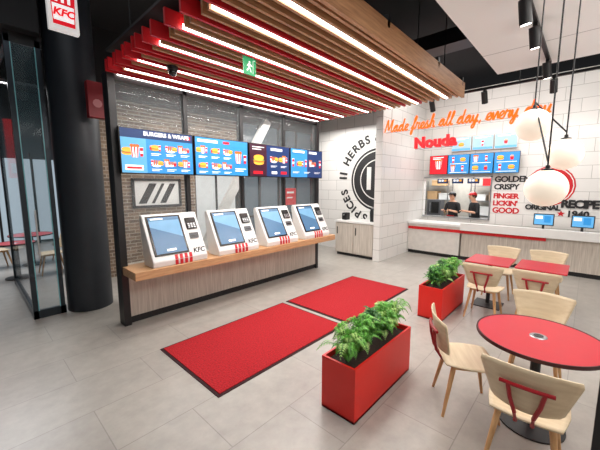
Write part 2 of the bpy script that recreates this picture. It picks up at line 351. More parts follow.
# ------------------------------------------------ canopy
t=thing('slatted_canopy','red and oak slatted ceiling canopy with white light strips over the mats','ceiling canopy',(3.5,3.1,3.36))
LEDY=[1.80,2.30,2.80,3.30,3.80,4.25,4.6]
SP=.098; ys=[1.69+SP*k for k in range(30)]
for i,y in enumerate(ys):
    if y<2.05: m=slatwood
    elif y<3.3: m=slatred if i%3==0 else slatwood
    else: m=slatwood if i%3==0 else slatred
    x0=KX0-.05+(.14 if m is slatwood and y>2.1 else 0)
    bm=NB(); box(bm,x0,KX1+.02,y,y+.03,3.36,3.50); mk('slat',bm,m,t)
bm=NB(); box(bm,KX0-.05,KX1+.02,1.60,1.64,3.34,3.56); mk('edge_board',bm,slatwood,t)
for y in LEDY:
    k=min(ys,key=lambda q:abs(q-y)); yl=k+.05
    bm=NB(); box(bm,KX0+.1,KX1-.02,yl,yl+.028,3.36,3.40); mk('light_strip',bm,led,t)
for x in (1.6,3.0,4.4,5.45):
    bm=NB(); box(bm,x,x+.05,1.6,4.7,3.50,3.62); mk('cross_beam',bm,black,t)
    for y in (1.9,4.4):
        bm=NB(); cyl(bm,(x+.025,y,3.62),(x+.025,y,5.0),.008,seg=8); mk('hanger_rod',bm,black,t)
bm=NB(); box(bm,KX0,KX1,1.7,4.65,3.63,3.66); mk('top_board',bm,dark,t)
t=thing('dome_camera','small black dome security camera under the canopy','security camera',(1.85,3.8,3.36))
bm=NB(); cyl(bm,(1.85,3.8,3.31),(1.85,3.8,3.36),.06,.065,24); mk('base',bm,black,t,smooth=True)
bm=NB(); ball(bm,(1.85,3.8,3.30),.05); mk('dome',bm,screenblack,t,smooth=True)
t=thing('exit_sign','small green emergency exit sign with running figure hanging under canopy','exit sign',(2.17,2.73,3.2))
gr=M('exit_green',(10,140,84),.4,em=.6)
bm=NB(); box(bm,2.09,2.25,2.725,2.74,3.1,3.27); mk('panel',bm,gr,t)
for x in (2.12,2.22):
    bm=NB(); cyl(bm,(x,2.733,3.27),(x,2.733,3.36),.004,seg=6); mk('hanger',bm,steel,t)
S=[('e',.075,.125,.011,.011,0),('p',[(.06,.11),(.085,.112),(.08,.07),(.06,.07)],0),('p',[(.06,.075),(.075,.075),(.05,.035),(.035,.04)],0),('p',[(.07,.075),(.082,.07),(.1,.03),(.088,.028)],0),('p',[(.085,.11),(.11,.09),(.105,.083),(.08,.1)],0),('p',[(.06,.11),(.04,.085),(.046,.08),(.065,.1)],0),('r',.118,.02,.122,.15,0),('r',.118,.146,.15,.15,0)]
flat('pictogram',t,V((2.09,2.724,3.1)),UX,UZ,S,[swhite])
# ------------------------------------------------ hanging brand light box and red column sign
NYv=V((0,-1,0))
t=thing('hanging_light_box','white light box with red stripes and lettering hanging at top left','sign',(.84,3.98,3.3))
SX=.715
bm=NB(); box(bm,SX,SX+.25,3.95,4.02,3.46,4.2); mk('box_body',bm,[M('lightbox_white',(238,236,234),.4,em=.4)],t,bev=.008)
bm=NB(); cyl(bm,(SX+.125,3.98,4.2),(SX+.125,3.98,5),.012,seg=8); mk('hanger',bm,black,t)
S=[('p',[(.012,.66),(.238,.66),(.215,.05),(.035,.05)],0)]
for a in (.06,.112,.164): S.append(('p',[(a-.004,.66),(a+.026,.66),(a+.024,.26),(a,.26)],1))
S.append(('p',[(.036,.24),(.214,.24),(.208,.09),(.042,.09)],1))
flat('stripe_decal',t,V((SX,3.949,3.46)),UX,UZ,S,[sred,swhite])
text('lettering','KFC',.095,signred,t,V((SX+.125,3.944,3.625)),UX,UZ,.001,.004,.2)
t=thing('column_sign','red box sign with pale round mark mounted on the dark column','sign',(1.45,5.35,2.95))
bm=NB(); box(bm,1.33,1.56,5.32,5.44,2.92,3.42); mk('panel',bm,M('dull_red',(130,20,30),.5),t,bev=.006)
flat('graphic',t,V((1.33,5.319,2.92)),UX,UZ,[('p',[(.115+.06*math.cos(k*.6283),.2+.06*math.sin(k*.6283)) for k in range(10)],0)],[M('pale_print',(190,120,122),.6)])
bm=NB(); box(bm,1.38,1.42,5.44,5.56,3.1,3.2); mk('bracket',bm,black,t)
# ------------------------------------------------ mats
rugm=M('mat_red',(162,8,22),.95,var=.4,scale=60,bump=1.0); rugb=M('mat_border',(46,10,14),.9)
for (x0,x1,l) in ((1.43,3.46,'red entrance mat with dark rubber border, the nearer of the two'),(3.54,5.55,'red entrance mat with dark rubber border, farther one toward the counter')):
    t=thing('floor_mat',l,'mat',((x0+x1)/2,2.97,0),'red entrance mats')
    bm=NB(); box(bm,x0+.03,x1-.03,2.38,3.57,.001,.016); mk('pile',bm,rugm,t)
    bm=NB(); box(bm,x0,x1,2.35,2.38,0.0,.008); box(bm,x0,x1,3.57,3.6,0.0,.008); box(bm,x0,x0+.03,2.38,3.57,0.0,.008); box(bm,x1-.03,x1,2.38,3.57,0.0,.008); mk('border',bm,rugb,t)
# ------------------------------------------------ planters and plants
def planter(x0,y0,l):
    t=thing('planter_box',l,'planter',(x0+.53,y0+.17,0),'red floor planters'); L,D,H,w=1.06,.34,.48,.02
    bm=NB(); box(bm,x0,x0+L,y0,y0+w,0,H); box(bm,x0,x0+L,y0+D-w,y0+D,0,H); box(bm,x0,x0+w,y0+w,y0+D-w,0,H); box(bm,x0+L-w,x0+L,y0+w,y0+D-w,0,H); box(bm,x0,x0+L,y0,y0+D,0.0,.02)
    mk('box_body',bm,M('planter_red',(222,34,24),.42,var=.02),t)
    bm=NB(); box(bm,x0+w,x0+L-w,y0+w,y0+D-w,.3,H-.05); s=mk('soil',bm,soil,t); s['kind']='stuff'
def fern(loc,name,label,seed,kind):
    r=random.Random(seed); t=thing(name,label,'plant',loc,'planter greenery'); L0=V(loc); bm=NB()
    n=50 if kind==0 else 30
    stems=NB()
    for i in range(n):
        az=r.uniform(0,6.283); L=r.uniform(.18,.36) if kind==0 else r.uniform(.1,.2); H=r.uniform(.12,.32) if kind==0 else r.uniform(.14,.33); lean=r.uniform(.3,1.0)
        d=V((math.cos(az),math.sin(az)*.75,0)); side=V((-math.sin(az),math.cos(az),0))
        P=lambda s: L0+d*L*lean*s+UZ*(H*math.sin(s*2.3)/.95)
        pts=[P(k/6) for k in range(7)]; tube(stems,pts,.002,5)
        if kind==0:
            N=20
            for k in range(2,N+1):
                s=k/N; p=P(s); tang=(P(min(1,s+.02))-P(s-.02)).normalized(); ll=.058*math.sin(math.pi*(.12+.85*s))
                for sg in (-1,1):
                    e=(side*sg+tang*.3).normalized(); q=p+e*ll-UZ*.008
                    a=p+e*ll*.4+tang*.0062; b=p+e*ll*.4-tang*.005
                    bm.faces.new([bm.verts.new(c) for c in (p,a+UZ*.003,q,b+UZ*.003)]).material_index=0 if (i%3) else 1
        else:
            for k in range(3,7):
                s=k/6; p=P(s)
                for sg in ((-1,1) if k<6 else (0,)):
                    e=(side*sg+d*.5+UZ*r.uniform(-.2,.5)).normalized(); ll=r.uniform(.05,.08); wd=ll*.24
                    sd=e.cross(UZ).normalized()*wd; m1=p+e*ll*.5+UZ*.012
                    vs=[bm.verts.new(c) for c in (p,p+e*ll*.3+sd*.85,p+e*ll*.62+sd*.8,p+e*ll-UZ*.012,p+e*ll*.62-sd*.8,p+e*ll*.3-sd*.85)]
                    c=bm.verts.new(m1)
                    mi=r.choice((0,1,1))
                    for a in range(6): bm.faces.new((vs[a],vs[(a+1)%6],c)).material_index=mi
    mk('leaves',bm,[leafa,leafc] if kind==0 else [leafa,leafb],t,norm=False); mk('stems',stems,leafb,t)
    return t
planter(2.0,1.25,'glossy red rectangular planter standing nearest, beside the near mat')
planter(4.48,1.4,'glossy red rectangular planter standing farther off, by the far mat')
PL=[('pale green feathery fern at the near end of front planter',0),('feathery fern second from the near end of front planter',0),('dark leafy bush in the front planter',1),('feathery fern just beyond the leafy bush in front planter',0),('feathery fern at the far end of the front planter',0)]
for i,(l,k) in enumerate(PL): fern((2.14+i*.195,1.42,.42),'fern' if k==0 else 'leafy_plant',l,i+3,k)
PL=[('dark leafy bush at near end of far planter',1),('feathery fern second in the far planter',0),('dark leafy bush in the middle of the far planter',1),('feathery fern fourth in the far planter',0),('feathery fern at far end of the far planter',0)]
for i,(l,k) in enumerate(PL): fern((4.62+i*.195,1.57,.42),'fern' if k==0 else 'leafy_plant',l,i+23,k)
# ------------------------------------------------ chairs and tables
def make_chair():
    t=thing('dining_chair','','chair',(0,0,0),'ivory dining chairs')
    bm=NB(); nx,ny=12,10; g=[]
    for j in range(ny+1):
        row=[]
        for i in range(nx+1):
            a=-1+2*i/nx; b=-1+2*j/ny
            w=.23*(1-.12*(b<0)*abs(b)); x=a*w*math.sqrt(1-.10*b*b); y=b*.215*math.sqrt(1-.10*a*a)
            z=.455+.008*a*a+(.006*b*b if b<0 else -.012*b**3)
            row.append(bm.verts.new((x,y,z)))
        g.append(row)
    for j in range(ny):
        for i in range(nx): bm.faces.new((g[j][i],g[j][i+1],g[j+1][i+1],g[j+1][i]))
    o=mk('seat',bm,ivory,t,smooth=True); md=o.modifiers.new('s','SOLIDIFY'); md.thickness=.012
    bm=NB(); g=[]
    nx,nz=20,10
    for j in range(nz+1):
        row=[]; s=j/nz
        hw=.185+.085*s
        if s>.9: hw-=.014*((s-.9)/.1)**2
        if s<.1: hw-=.014*((.1-s)/.1)**2
        for i in range(nx+1):
            a=-1+2*i/nx; x=a*hw; y=-.240-.06*s+.055*a*a; z=.535+.295*s+.010*(1-a*a)*(2*s-1)
            row.append(bm.verts.new((x,y,z)))
        g.append(row)
    for j in range(nz):
        for i in range(nx): bm.faces.new((g[j][i],g[j][i+1],g[j+1][i+1],g[j+1][i]))
    o=mk('backrest',bm,ivory,t,smooth=True); md=o.modifiers.new('s','SOLIDIFY'); md.thickness=.010
    bm=NB()
    tube(bm,[(-.14,-.282,.715),(-.07,-.296,.718),(0,-.301,.72),(.07,-.296,.718),(.14,-.282,.715)],.013)
    for s in (-1,1):
        tube(bm,[(s*.095,-.294,.72),(s*.078,-.284,.62),(s*.050,-.262,.52),(s*.045,-.21,.435),(s*.045,-.05,.432)],.013)
    o=mk('back_bracket',bm,M('bracket_red',(156,16,30),.35),t,smooth=True); o['label']='red metal back bracket'
    bm=NB(); box(bm,-.16,.16,-.15,-.12,.415,.44); box(bm,-.16,.16,.12,.15,.405,.435); box(bm,-.16,-.13,-.15,.15,.41,.44); box(bm,.13,.16,-.15,.15,.41,.44); mk('seat_frame',bm,legwood,t)
    for sx in (-1,1):
        for sy in (-1,1):
            bm=NB(); cyl(bm,(sx*.145,sy*.135,.43),(sx*.205,sy*.215,0),.021,.012,12); mk('leg',bm,legwood,t,smooth=True)
    return t
ch=make_chair()
def face(dx,dy): return math.atan2(-dx,dy)
chairs=[((2.52,.19),(1,.03),'ivory chair with red back bracket in the foreground, back to the viewer'),
((2.88,.67),(.5,-.86),'ivory chair turned side on at the left of the round red table'),
((3.74,.26),(-1,0),'ivory chair on the far side of the round red table'),
((5.14,1.02),(1,0),'ivory chair with red bracket pulled up to near side of left square table'),
((5.22,.42),(1,0),'ivory chair at near side of the right square red table'),
((6.36,1.06),(-1,0),'ivory chair at far side of left square table, facing the viewer'),
((6.42,.42),(-1,0),'ivory chair at far side of right square table, facing the viewer'),
((.42,10.0),(1,.2),'ivory chair left of the farthest round table behind the glass'),
((1.65,9.9),(-1,0),'ivory chair right of the farthest round table, seen past the dark column'),
((1.22,8.72),(-1,0),'ivory chair right of the smaller round table behind the glass')]
for i,(p,d,l) in enumerate(chairs):
    if i==0: c=ch; c.location=(p[0],p[1],0); c.rotation_euler.z=face(*d); c['label']=l
    else: dup(ch,(p[0],p[1],0),face(*d),l)
tabred=M('table_red',(182,20,38),.32,var=.02); tabedge=M('table_edge',(60,16,20),.5)
def round_table(x,y,l,r=.43):
    t=thing('round_table',l,'table',(x,y,0))
    bm=NB(); lathe(bm,(x,y,0),[(0,.735),(r-.01,.735),(r-.01,.752),(0,.752)],64); mk('tabletop',bm,tabred,t,smooth=True)
    bm=NB(); lathe(bm,(x,y,0),[(r-.01,.728),(r,.728),(r+.002,.742),(r,.756),(r-.012,.7535),(r-.01,.728)],64); mk('edge_band',bm,tabedge,t,smooth=True)
    bm=NB(); lathe(bm,(x,y,0),[(0,.757),(.055,.757),(.06,.7525)],32); d=mk('power_disc',bm,steel,t,smooth=True); d['label']='round steel disc set in the tabletop'
    bm=NB(); lathe(bm,(x,y,0),[(0,.76),(.032,.76),(.034,.757)],24); mk('disc_center',bm,screenblack,d)
    bm=NB(); cyl(bm,(x,y,.03),(x,y,.72),.035,seg=20); mk('pedestal',bm,black,t,smooth=True)
    bm=NB(); box(bm,x-.2,x+.2,y-.02,y+.02,.705,.734); box(bm,x-.02,x+.02,y-.2,y+.2,.705,.734); mk('top_support',bm,black,t)
    bm=NB(); lathe(bm,(x,y,0),[(0,0),(.23,0),(.23,.012),(.05,.035),(0,.035)],40); mk('base',bm,black,t,smooth=True)
round_table(3.02,.20,'round red table with steel disc, in the right foreground')
round_table(1.05,10.0,'farthest round red table in the dim area behind glass')
round_table(.66,8.75,'smaller round red table just behind the glass enclosure',.33)
def sq_table(x,y,l):
    t=thing('square_table',l,'table',(x,y,0),'square red tables'); 
    bm=NB(); box(bm,x-.34,x+.34,y-.3,y+.3,.728,.752); mk('tabletop',bm,tabred,t,bev=.008)
    bm=NB(); cyl(bm,(x,y,.03),(x,y,.728),.03,seg=16); mk('pedestal',bm,black,t,smooth=True)
    bm=NB(); box(bm,x-.2,x+.2,y-.2,y+.2,0,.015); mk('base',bm,black,t,bev=.004)
sq_table(5.72,1.08,'square red table on the left, near the far planter')
sq_table(5.78,.42,'square red table on the right, behind the round table')
t=thing('low_partition','slim dark edged low partition at the right edge','partition',(2.0,-.4,0))
bm=NB(); box(bm,1.985,2.015,-.15,-.115,0,1.42); mk('post',bm,black,t)
bm=NB(); box(bm,1.99,2.01,-1.2,-.15,.1,1.4); mk('panel',bm,palewood,t)
# ------------------------------------------------ counter
t=thing('service_counter','long service counter with white top in front of the kitchen','counter',(9.1,1,0))
bm=NB(); box(bm,8.74,9.3,2.4,3.79,.1,.86); mk('panel',bm,M('counter_white',(212,208,202),.45),t)
bm=NB(); box(bm,8.76,9.3,-3.5,2.36,.1,.86); mk('panel',bm,palewood,t)
bm=NB(); box(bm,8.8,9.3,-3.5,3.79,0,.1); mk('kick_plate',bm,black,t)
bm=NB(); box(bm,8.70,9.35,-3.5,3.79,.86,.92); mk('worktop',bm,white,t,bev=.006)
bm=NB(); box(bm,8.72,8.74,.62,3.78,.71,.785); s=mk('stripe_rail',bm,red,t); s['label']='red rail along counter front'
bm=NB(); box(bm,8.66,8.76,-3.5,2.38,.79,.98); s=mk('front_fascia',bm,white,t,bev=.005)
def pos(x,y,l):
    t=thing('till_screen',l,'till',(x,y,.92),'till terminals on the counter')
    bm=NB(); box(bm,x-.1,x+.1,y-.12,y+.12,.92,.94); cyl(bm,(x,y,.94),(x+.02,y,1.1),.025,seg=12); mk('stand',bm,black,t)
    bm=NB(); box(bm,x-.03,x,y-.19,y+.19,1.03,1.3); mk('monitor',bm,black,t,bev=.008)
    flat('display',t,V((x-.031,y+.17,1.05)),NYv,UZ,[('r',0,0,.34,.23,1),('r',.02,.13,.15,.2,3),('r',.18,.05,.3,.2,0)],ART)
pos(9.05,.72,'black till terminal on the counter, under the painted slogan')
pos(9.05,.05,'black till terminal on the counter at the right edge')
t=thing('side_cabinet','pale wood side cabinet with white top below the round emblem','cabinet',(7.4,4.55,0))
bm=NB(); box(bm,7.12,7.78,4.0,5.2,.08,.93); mk('body',bm,palewood,t)
bm=NB(); box(bm,7.08,7.79,3.99,5.23,.93,.98); mk('worktop',bm,white,t,bev=.004)
bm=NB(); box(bm,7.16,7.78,4.02,5.18,0,.08); mk('kick_plate',bm,black,t)
for y in (4.02,4.62):
    bm=NB(); box(bm,7.10,7.12,y,y+.57,.1,.91); d=mk('door',bm,palewood,t,bev=.003)
    bm=NB(); box(bm,7.085,7.10,y+.5,y+.52,.6,.8); mk('handle',bm,black,d)
t=thing('drink_dispenser','small black dispenser on the left of the side cabinet','dispenser',(7.35,5.0,.98))
bm=NB(); box(bm,7.25,7.45,4.95,5.1,.98,1.18); mk('body',bm,black,t,bev=.02)
bm=NB(); cyl(bm,(7.22,5.02,1.12),(7.26,5.02,1.13),.02,seg=12); mk('spout',bm,steel,t)
t=thing('canister','tall black canister on the right of the side cabinet','canister',(7.4,4.2,.98))
bm=NB(); lathe(bm,(7.4,4.2,.98),[(0,0),(.07,0),(.08,.25),(.06,.34),(0,.36)],24); mk('body',bm,black,t,smooth=True)
bm=NB(); cyl(bm,(7.4,4.2,1.33),(7.4,4.2,1.37),.03,seg=16); mk('lid_knob',bm,steel,t)
# ------------------------------------------------ emblem (its right part is cut off by the pier)
EX=7.795; EC=V((EX,4.30,2.10)); CUT=3.985
t=thing('wall_emblem','big round black emblem with ring of lettering on white tiles','emblem',(EX,4.32,.8))
def disc(r,mi): return ('p',[(r*math.cos(2*math.pi*k/72),r*math.sin(2*math.pi*k/72)) for k in range(72)],mi)
S=[disc(.86,0),disc(.80,1),disc(.77,0),disc(.56,1),disc(.53,0)]
d=flat('disc',t,EC+V((-.001,0,0)),NYv,UZ,S,[inkblack,whitep],step=.004)
clipmesh(d.data,CUT-4.32)
def arc_text(s,r,angs,size):
    for c,adeg in zip(s,angs):
        a=math.radians(adeg)
        rad=NYv*math.cos(a)+UZ*math.sin(a); tan=NYv*math.sin(a)-UZ*math.cos(a)
        text('lettering',c,size,inkblack,t,EC+rad*r+V((-.002,0,0)),tan,rad,.002,.012,clipy=CUT)
arc_text('HERBS&',1.14,(152,140.5,129.5,118.5,108,91),.32)
arc_text('11',1.14,(177,170.5),.36)
arc_text('SPICES',1.14,(250,238,229,220.5,209.5,198.5),.32)
text('numeral','11',.85,whitep,t,EC+V((-.014,.06,0)),NYv,UZ,.002,.025,0,'CENTER',1.0,clipy=CUT)
# ------------------------------------------------ neon script
G={'a':([(0,.1),(.25,.5),(.75,.95),(.45,1.0),(.15,.5),(.4,.02),(.75,.5),(.85,.95),(.8,.3),(.95,.02),(1.1,.12)],1.1),
'd':([(0,.1),(.3,.6),(.75,.95),(.4,1),(.12,.45),(.4,.0),(.75,.5),(.95,2.0),(.82,.4),(.95,.02),(1.15,.12)],1.15),
'e':([(0,.1),(.5,.45),(.7,.8),(.5,1.0),(.22,.7),(.2,.25),(.45,.0),(.8,.12)],.8),
'f':([(0,.1),(.4,.8),(.75,1.8),(.6,2.1),(.42,1.5),(.3,-.5),(.15,-.85),(.05,-.5),(.4,.2),(.75,.12)],.75),
'r':([(0,.1),(.22,1.05),(.35,.88),(.68,.95),(.6,.4),(.7,.05),(.85,.12)],.85),
's':([(0,.1),(.5,1.1),(.45,.75),(.68,.3),(.45,.0),(.15,.12),(.5,.02),(.85,.12)],.85),
'h':([(0,.1),(.5,1.4),(.55,2.0),(.38,1.8),(.25,0),(.4,.7),(.65,1.0),(.8,.7),(.77,.2),(.92,.02),(1.1,.12)],1.1),
'l':([(0,.1),(.5,1.4),(.52,2.0),(.35,1.7),(.25,.4),(.4,.0),(.65,.12)],.65),
'y':([(0,.1),(.15,1.0),(.22,.3),(.45,.05),(.75,.9),(.8,1.0),(.7,0),(.5,-.85),(.2,-.7),(.5,-.15),(1.05,.12)],1.05),
'v':([(0,.1),(.15,1.0),(.3,.15),(.42,.0),(.7,1.0),(.85,.8),(.95,.12)],.95),
'M':([(0,.0),(.3,1.9),(.42,1.9),(.75,.3),(1.25,1.9),(1.38,1.9),(1.32,.3),(1.5,.02),(1.7,.12)],1.7),
',':([(.05,.1),(.12,.02),(.02,-.35)],.2)}
def catmull(P,n=5):
    out=[]; Q=[P[0]]+P+[P[-1]]
    for i in range(1,len(Q)-2):
        p0,p1,p2,p3=Q[i-1:i+3]
        for k in range(n):
            s=k/n
            out.append(tuple(.5*((2*p1[c])+(p2[c]-p0[c])*s+(2*p0[c]-5*p1[c]+4*p2[c]-p3[c])*s*s+(-p0[c]+3*p1[c]-3*p2[c]+p3[c])*s**3) for c in (0,1)))
    out.append(P[-1]); return out
t=thing('neon_sign','orange glowing script sign hung above the counter','neon sign',(7.1,2.2,3.2))
cur=0; U=.121; Y0=3.76; Z0=3.21
for wd_ in ('Made','fresh','all','day',',','every','day'):
    if wd_==',': cur-=.45
    pts=[]
    for c_ in wd_:
        g_,w_=G[c_]
        q=[(cur+x,y) for x,y in g_]
        pts+= q if not pts else q[1:]
        cur+=w_
    bm=NB(); tube(bm,[(7.08,Y0-(x+.18*y)*U,Z0+y*U*1.08) for x,y in catmull(pts)],.017,8,0,V((1,0,0)))
    mk('lettering',bm,neon,t,smooth=True); cur+=.62
for y in (3.6,.8):
    bm=NB(); cyl(bm,(7.1,y,3.2),(7.1,y,5.0),.004,seg=6); mk('hanger_wire',bm,black,t)
bm=NB(); cyl(bm,(7.105,3.75,3.2),(7.105,.7,3.2),.006,seg=8); mk('support_rail',bm,steel,t)
t=thing('shop_name_sign','bold red letter sign under the orange neon script','sign',(7.1,2.6,2.7))
text('lettering','Nouda',.31,signred,t,V((7.06,2.56,2.88)),NYv,UZ,.03,.016,0,'CENTER',1.05)
bm=NB(); box(bm,7.09,7.11,2.2,3.0,2.75,2.78); mk('support_rail',bm,steel,t)
for y in (2.3,2.95):
    bm=NB(); cyl(bm,(7.1,y,2.78),(7.1,y,3.2),.004,seg=6); mk('hanger_wire',bm,steel,t)
# ------------------------------------------------ wall texts
t=thing('wall_slogan','black and red painted slogan right of the kitchen opening','wall lettering',(9.7,1.7,1.1))
for s,z,m,sz in (('GOLDEN',2.10,inkblack,.205),('CRISPY',1.90,inkblack,.19),("FINGER",1.66,inkred,.18),("LICKIN'",1.47,inkred,.18),('GOOD',1.28,inkred,.20)):
    text('lettering',s,sz,m,t,V((9.696,1.89,z)),NYv,UZ,.001,.008,0,'LEFT',.92)
t=thing('wall_badge','round red badge with white star painted on the tiles','emblem',(9.7,.7,1.5))
S=[('e',0,0,.48,.48,0),('e',0,0,.45,.45,1),('e',0,0,.43,.43,0)]
def starp(r0,r1,cx,cy): return [(cx+(r0 if k%2==0 else r1)*math.cos(math.pi/2+k*math.pi/5),cy+(r0 if k%2==0 else r1)*math.sin(math.pi/2+k*math.pi/5)) for k in range(10)]
S.append(('p',starp(.15,.065,0,.05),1)); 
flat('badge',t,V((9.695,.72,1.93)),NYv,UZ,S,[inkred,white])
t=thing('wall_recipe_text','large black painted recipe words and year on the tiles','wall lettering',(9.7,.1,1.1))
text('lettering','ORIGINAL',.17,inkblack,t,V((9.68,1.17,1.40)),NYv,UZ,.001,.008,0,'LEFT',.85)
text('lettering','RECIPE',.25,inkblack,t,V((9.68,.48,1.50)),NYv,UZ,.001,.012,0,'LEFT',.85)
text('lettering','1940',.20,inkblack,t,V((9.68,.36,1.27)),NYv,UZ,.001,.008,0,'LEFT')
flat('star_mark',t,V((9.69,.46,1.27)),NYv,UZ,[('p',starp(.08,.035,0,0),0)],[inkred])
# ------------------------------------------------ menu boards
BL=['red menu board at the left end of the row over the kitchen','blue menu board, second in the row over the kitchen','blue menu board, third in the row over the kitchen','blue menu board at the right end of the row over the kitchen']
yb=3.55
for i in range(4):
    w=.5 if i==0 else .56; y0=yb; yb-=w+.01
    t=thing('menu_board',BL[i],'screen',(9.55,y0-w/2,2.26),'menu boards over the kitchen')
    bm=NB(); box(bm,9.5,9.56,y0-w,y0,2.26,2.80); mk('casing',bm,screenblack,t); bm=NB(); box(bm,9.56,9.7,y0-w*.6,y0-w*.4,2.4,2.5); mk('wall_bracket',bm,black,t)
    S=[('r',0,0,w-.02,.52,2 if i==0 else 0)]
    if i==0: bucket(S,.24,.26,.12); lines(S,.08,.46,.3,2,3,.02,.04)
    else:
        for r in range(2):
            (burger,cup,bucket)[(r+i)%3](S,.13,.38-.24*r,.075); (fries,burger,cup)[(r+i)%3](S,.38,.38-.24*r,.07); lines(S,.05,.27-.24*r,.44,1,3,.012,.035)
    flat('display',t,V((9.499,y0-.01,2.27)),NYv,UZ,S,ART)
UL=['pale upper menu panel on the left, above the kitchen row','pale upper menu panel in the middle, above the kitchen row','pale upper menu panel on the right, above the kitchen row']
paler=M('panel_pale_blue',(150,186,208),.3,em=.4)
for i in range(3):  # pale blue panels with food pictures, dimmer than the board row below
    y0=3.0-i*.53
    t=thing('upper_menu_panel',UL[i],'screen',(9.64,y0-.25,2.9),'upper menu panels')
    bm=NB(); box(bm,9.62,9.7,y0-.5,y0,2.90,3.28); mk('casing',bm,white,t)
    S=[('r',0,0,.48,.36,12),('r',0,0,.48,.06,1)]; (burger,cup,fries)[i](S,.24,.16,.07); lines(S,.05,.32,.38,2,3,.012,.025)
    flat('display',t,V((9.619,y0-.01,2.91)),NYv,UZ,S,ART+[paler])
# ------------------------------------------------ kitchen
def rack(x,y,l):
    t=thing('steel_rack',l,'rack',(x,y,0),'kitchen racks')
    for sx in (0,.5):
        for sy in (0,.9):
            bm=NB(); cyl(bm,(x+sx,y+sy,0),(x+sx,y+sy,2.1),.018,seg=10); mk('post',bm,steel,t)
    for z in (.3,.9,1.4,1.9):
        bm=NB(); box(bm,x-.02,x+.52,y-.02,y+.92,z,z+.03); mk('shelf',bm,steel,t)
rack(11.9,3.75,'steel kitchen rack on the left seen through the opening'); rack(11.9,2.1,'steel kitchen rack on the right seen through the opening')
cb=M('carton',(196,160,118),.8)
for (y,z,w,h,m,l) in ((3.8,.93,.3,.25,cb,'brown carton low on the left kitchen rack'),(4.15,1.43,.35,.3,cb,'brown carton on the middle shelf of left rack'),(3.78,1.43,.3,.22,white,'white tub on the middle shelf of left rack'),(2.15,1.43,.3,.28,cb,'brown carton on middle shelf of right rack'),(2.55,1.43,.35,.2,white,'white tub on middle shelf of right rack'),(2.2,.93,.6,.3,white,'white tub low on the right kitchen rack'),(2.17,1.93,.5,.25,red,'red carton on top of right kitchen rack'),(3.85,1.93,.5,.2,cb,'brown carton on top of left kitchen rack')):
    t=thing('storage_box',l,'box',(12.1,y+w/2,z))
    bm=NB(); box(bm,11.95,12.35,y,y+w,z,z+h*.85); mk('body',bm,m,t,bev=.01)
    bm=NB(); box(bm,11.94,12.36,y-.01,y+w+.01,z+h*.85,z+h); mk('lid',bm,m,t,bev=.008)
t=thing('prep_counter','steel preparation bench behind the kitchen opening','bench',(10.9,2.8,0))
bm=NB(); box(bm,10.85,11.5,1.9,4.7,.86,.9); mk('worktop',bm,steel,t); bm=NB(); box(bm,10.9,11.45,1.95,4.65,.1,.86); mk('body',bm,steel,t); bm=NB(); box(bm,10.95,11.4,2.0,4.6,0,.1); mk('base',bm,black,t)
t=thing('warming_cabinet','dark warming cabinet on the left of the steel bench','oven',(11.1,3.9,.9))
bm=NB(); box(bm,11.0,11.4,3.68,4.12,.9,1.45); mk('body',bm,M('cabinet_grey',(84,86,90),.4,.3),t,bev=.01)
bm=NB(); box(bm,10.99,11.0,3.73,3.98,1.0,1.38); mk('door',bm,screenblack,t)
bm=NB(); box(bm,10.97,10.99,4.01,4.03,1.05,1.35); mk('handle',bm,steel,t)
for y,l in ((3.3,'small order monitor at left top of the kitchen opening'),(2.88,'small order monitor second from left in kitchen opening'),(2.46,'small order monitor third from left in kitchen opening')):
    t=thing('order_monitor',l,'monitor',(9.95,y,1.9),'order monitors in the kitchen opening')
    bm=NB(); box(bm,9.93,9.97,y-.15,y+.15,2.0,2.14); mk('casing',bm,screenblack,t); bm=NB(); cyl(bm,(9.95,y,2.14),(9.95,y,2.75),.012,seg=8); mk('hanger',bm,black,t)
    flat('display',t,V((9.929,y+.13,2.005)),NYv,UZ,[('r',0,0,.26,.13,8),('r',.02,.05,.08,.11,3),('r',.1,.05,.16,.11,3),('r',.18,.05,.24,.11,5)],ART)
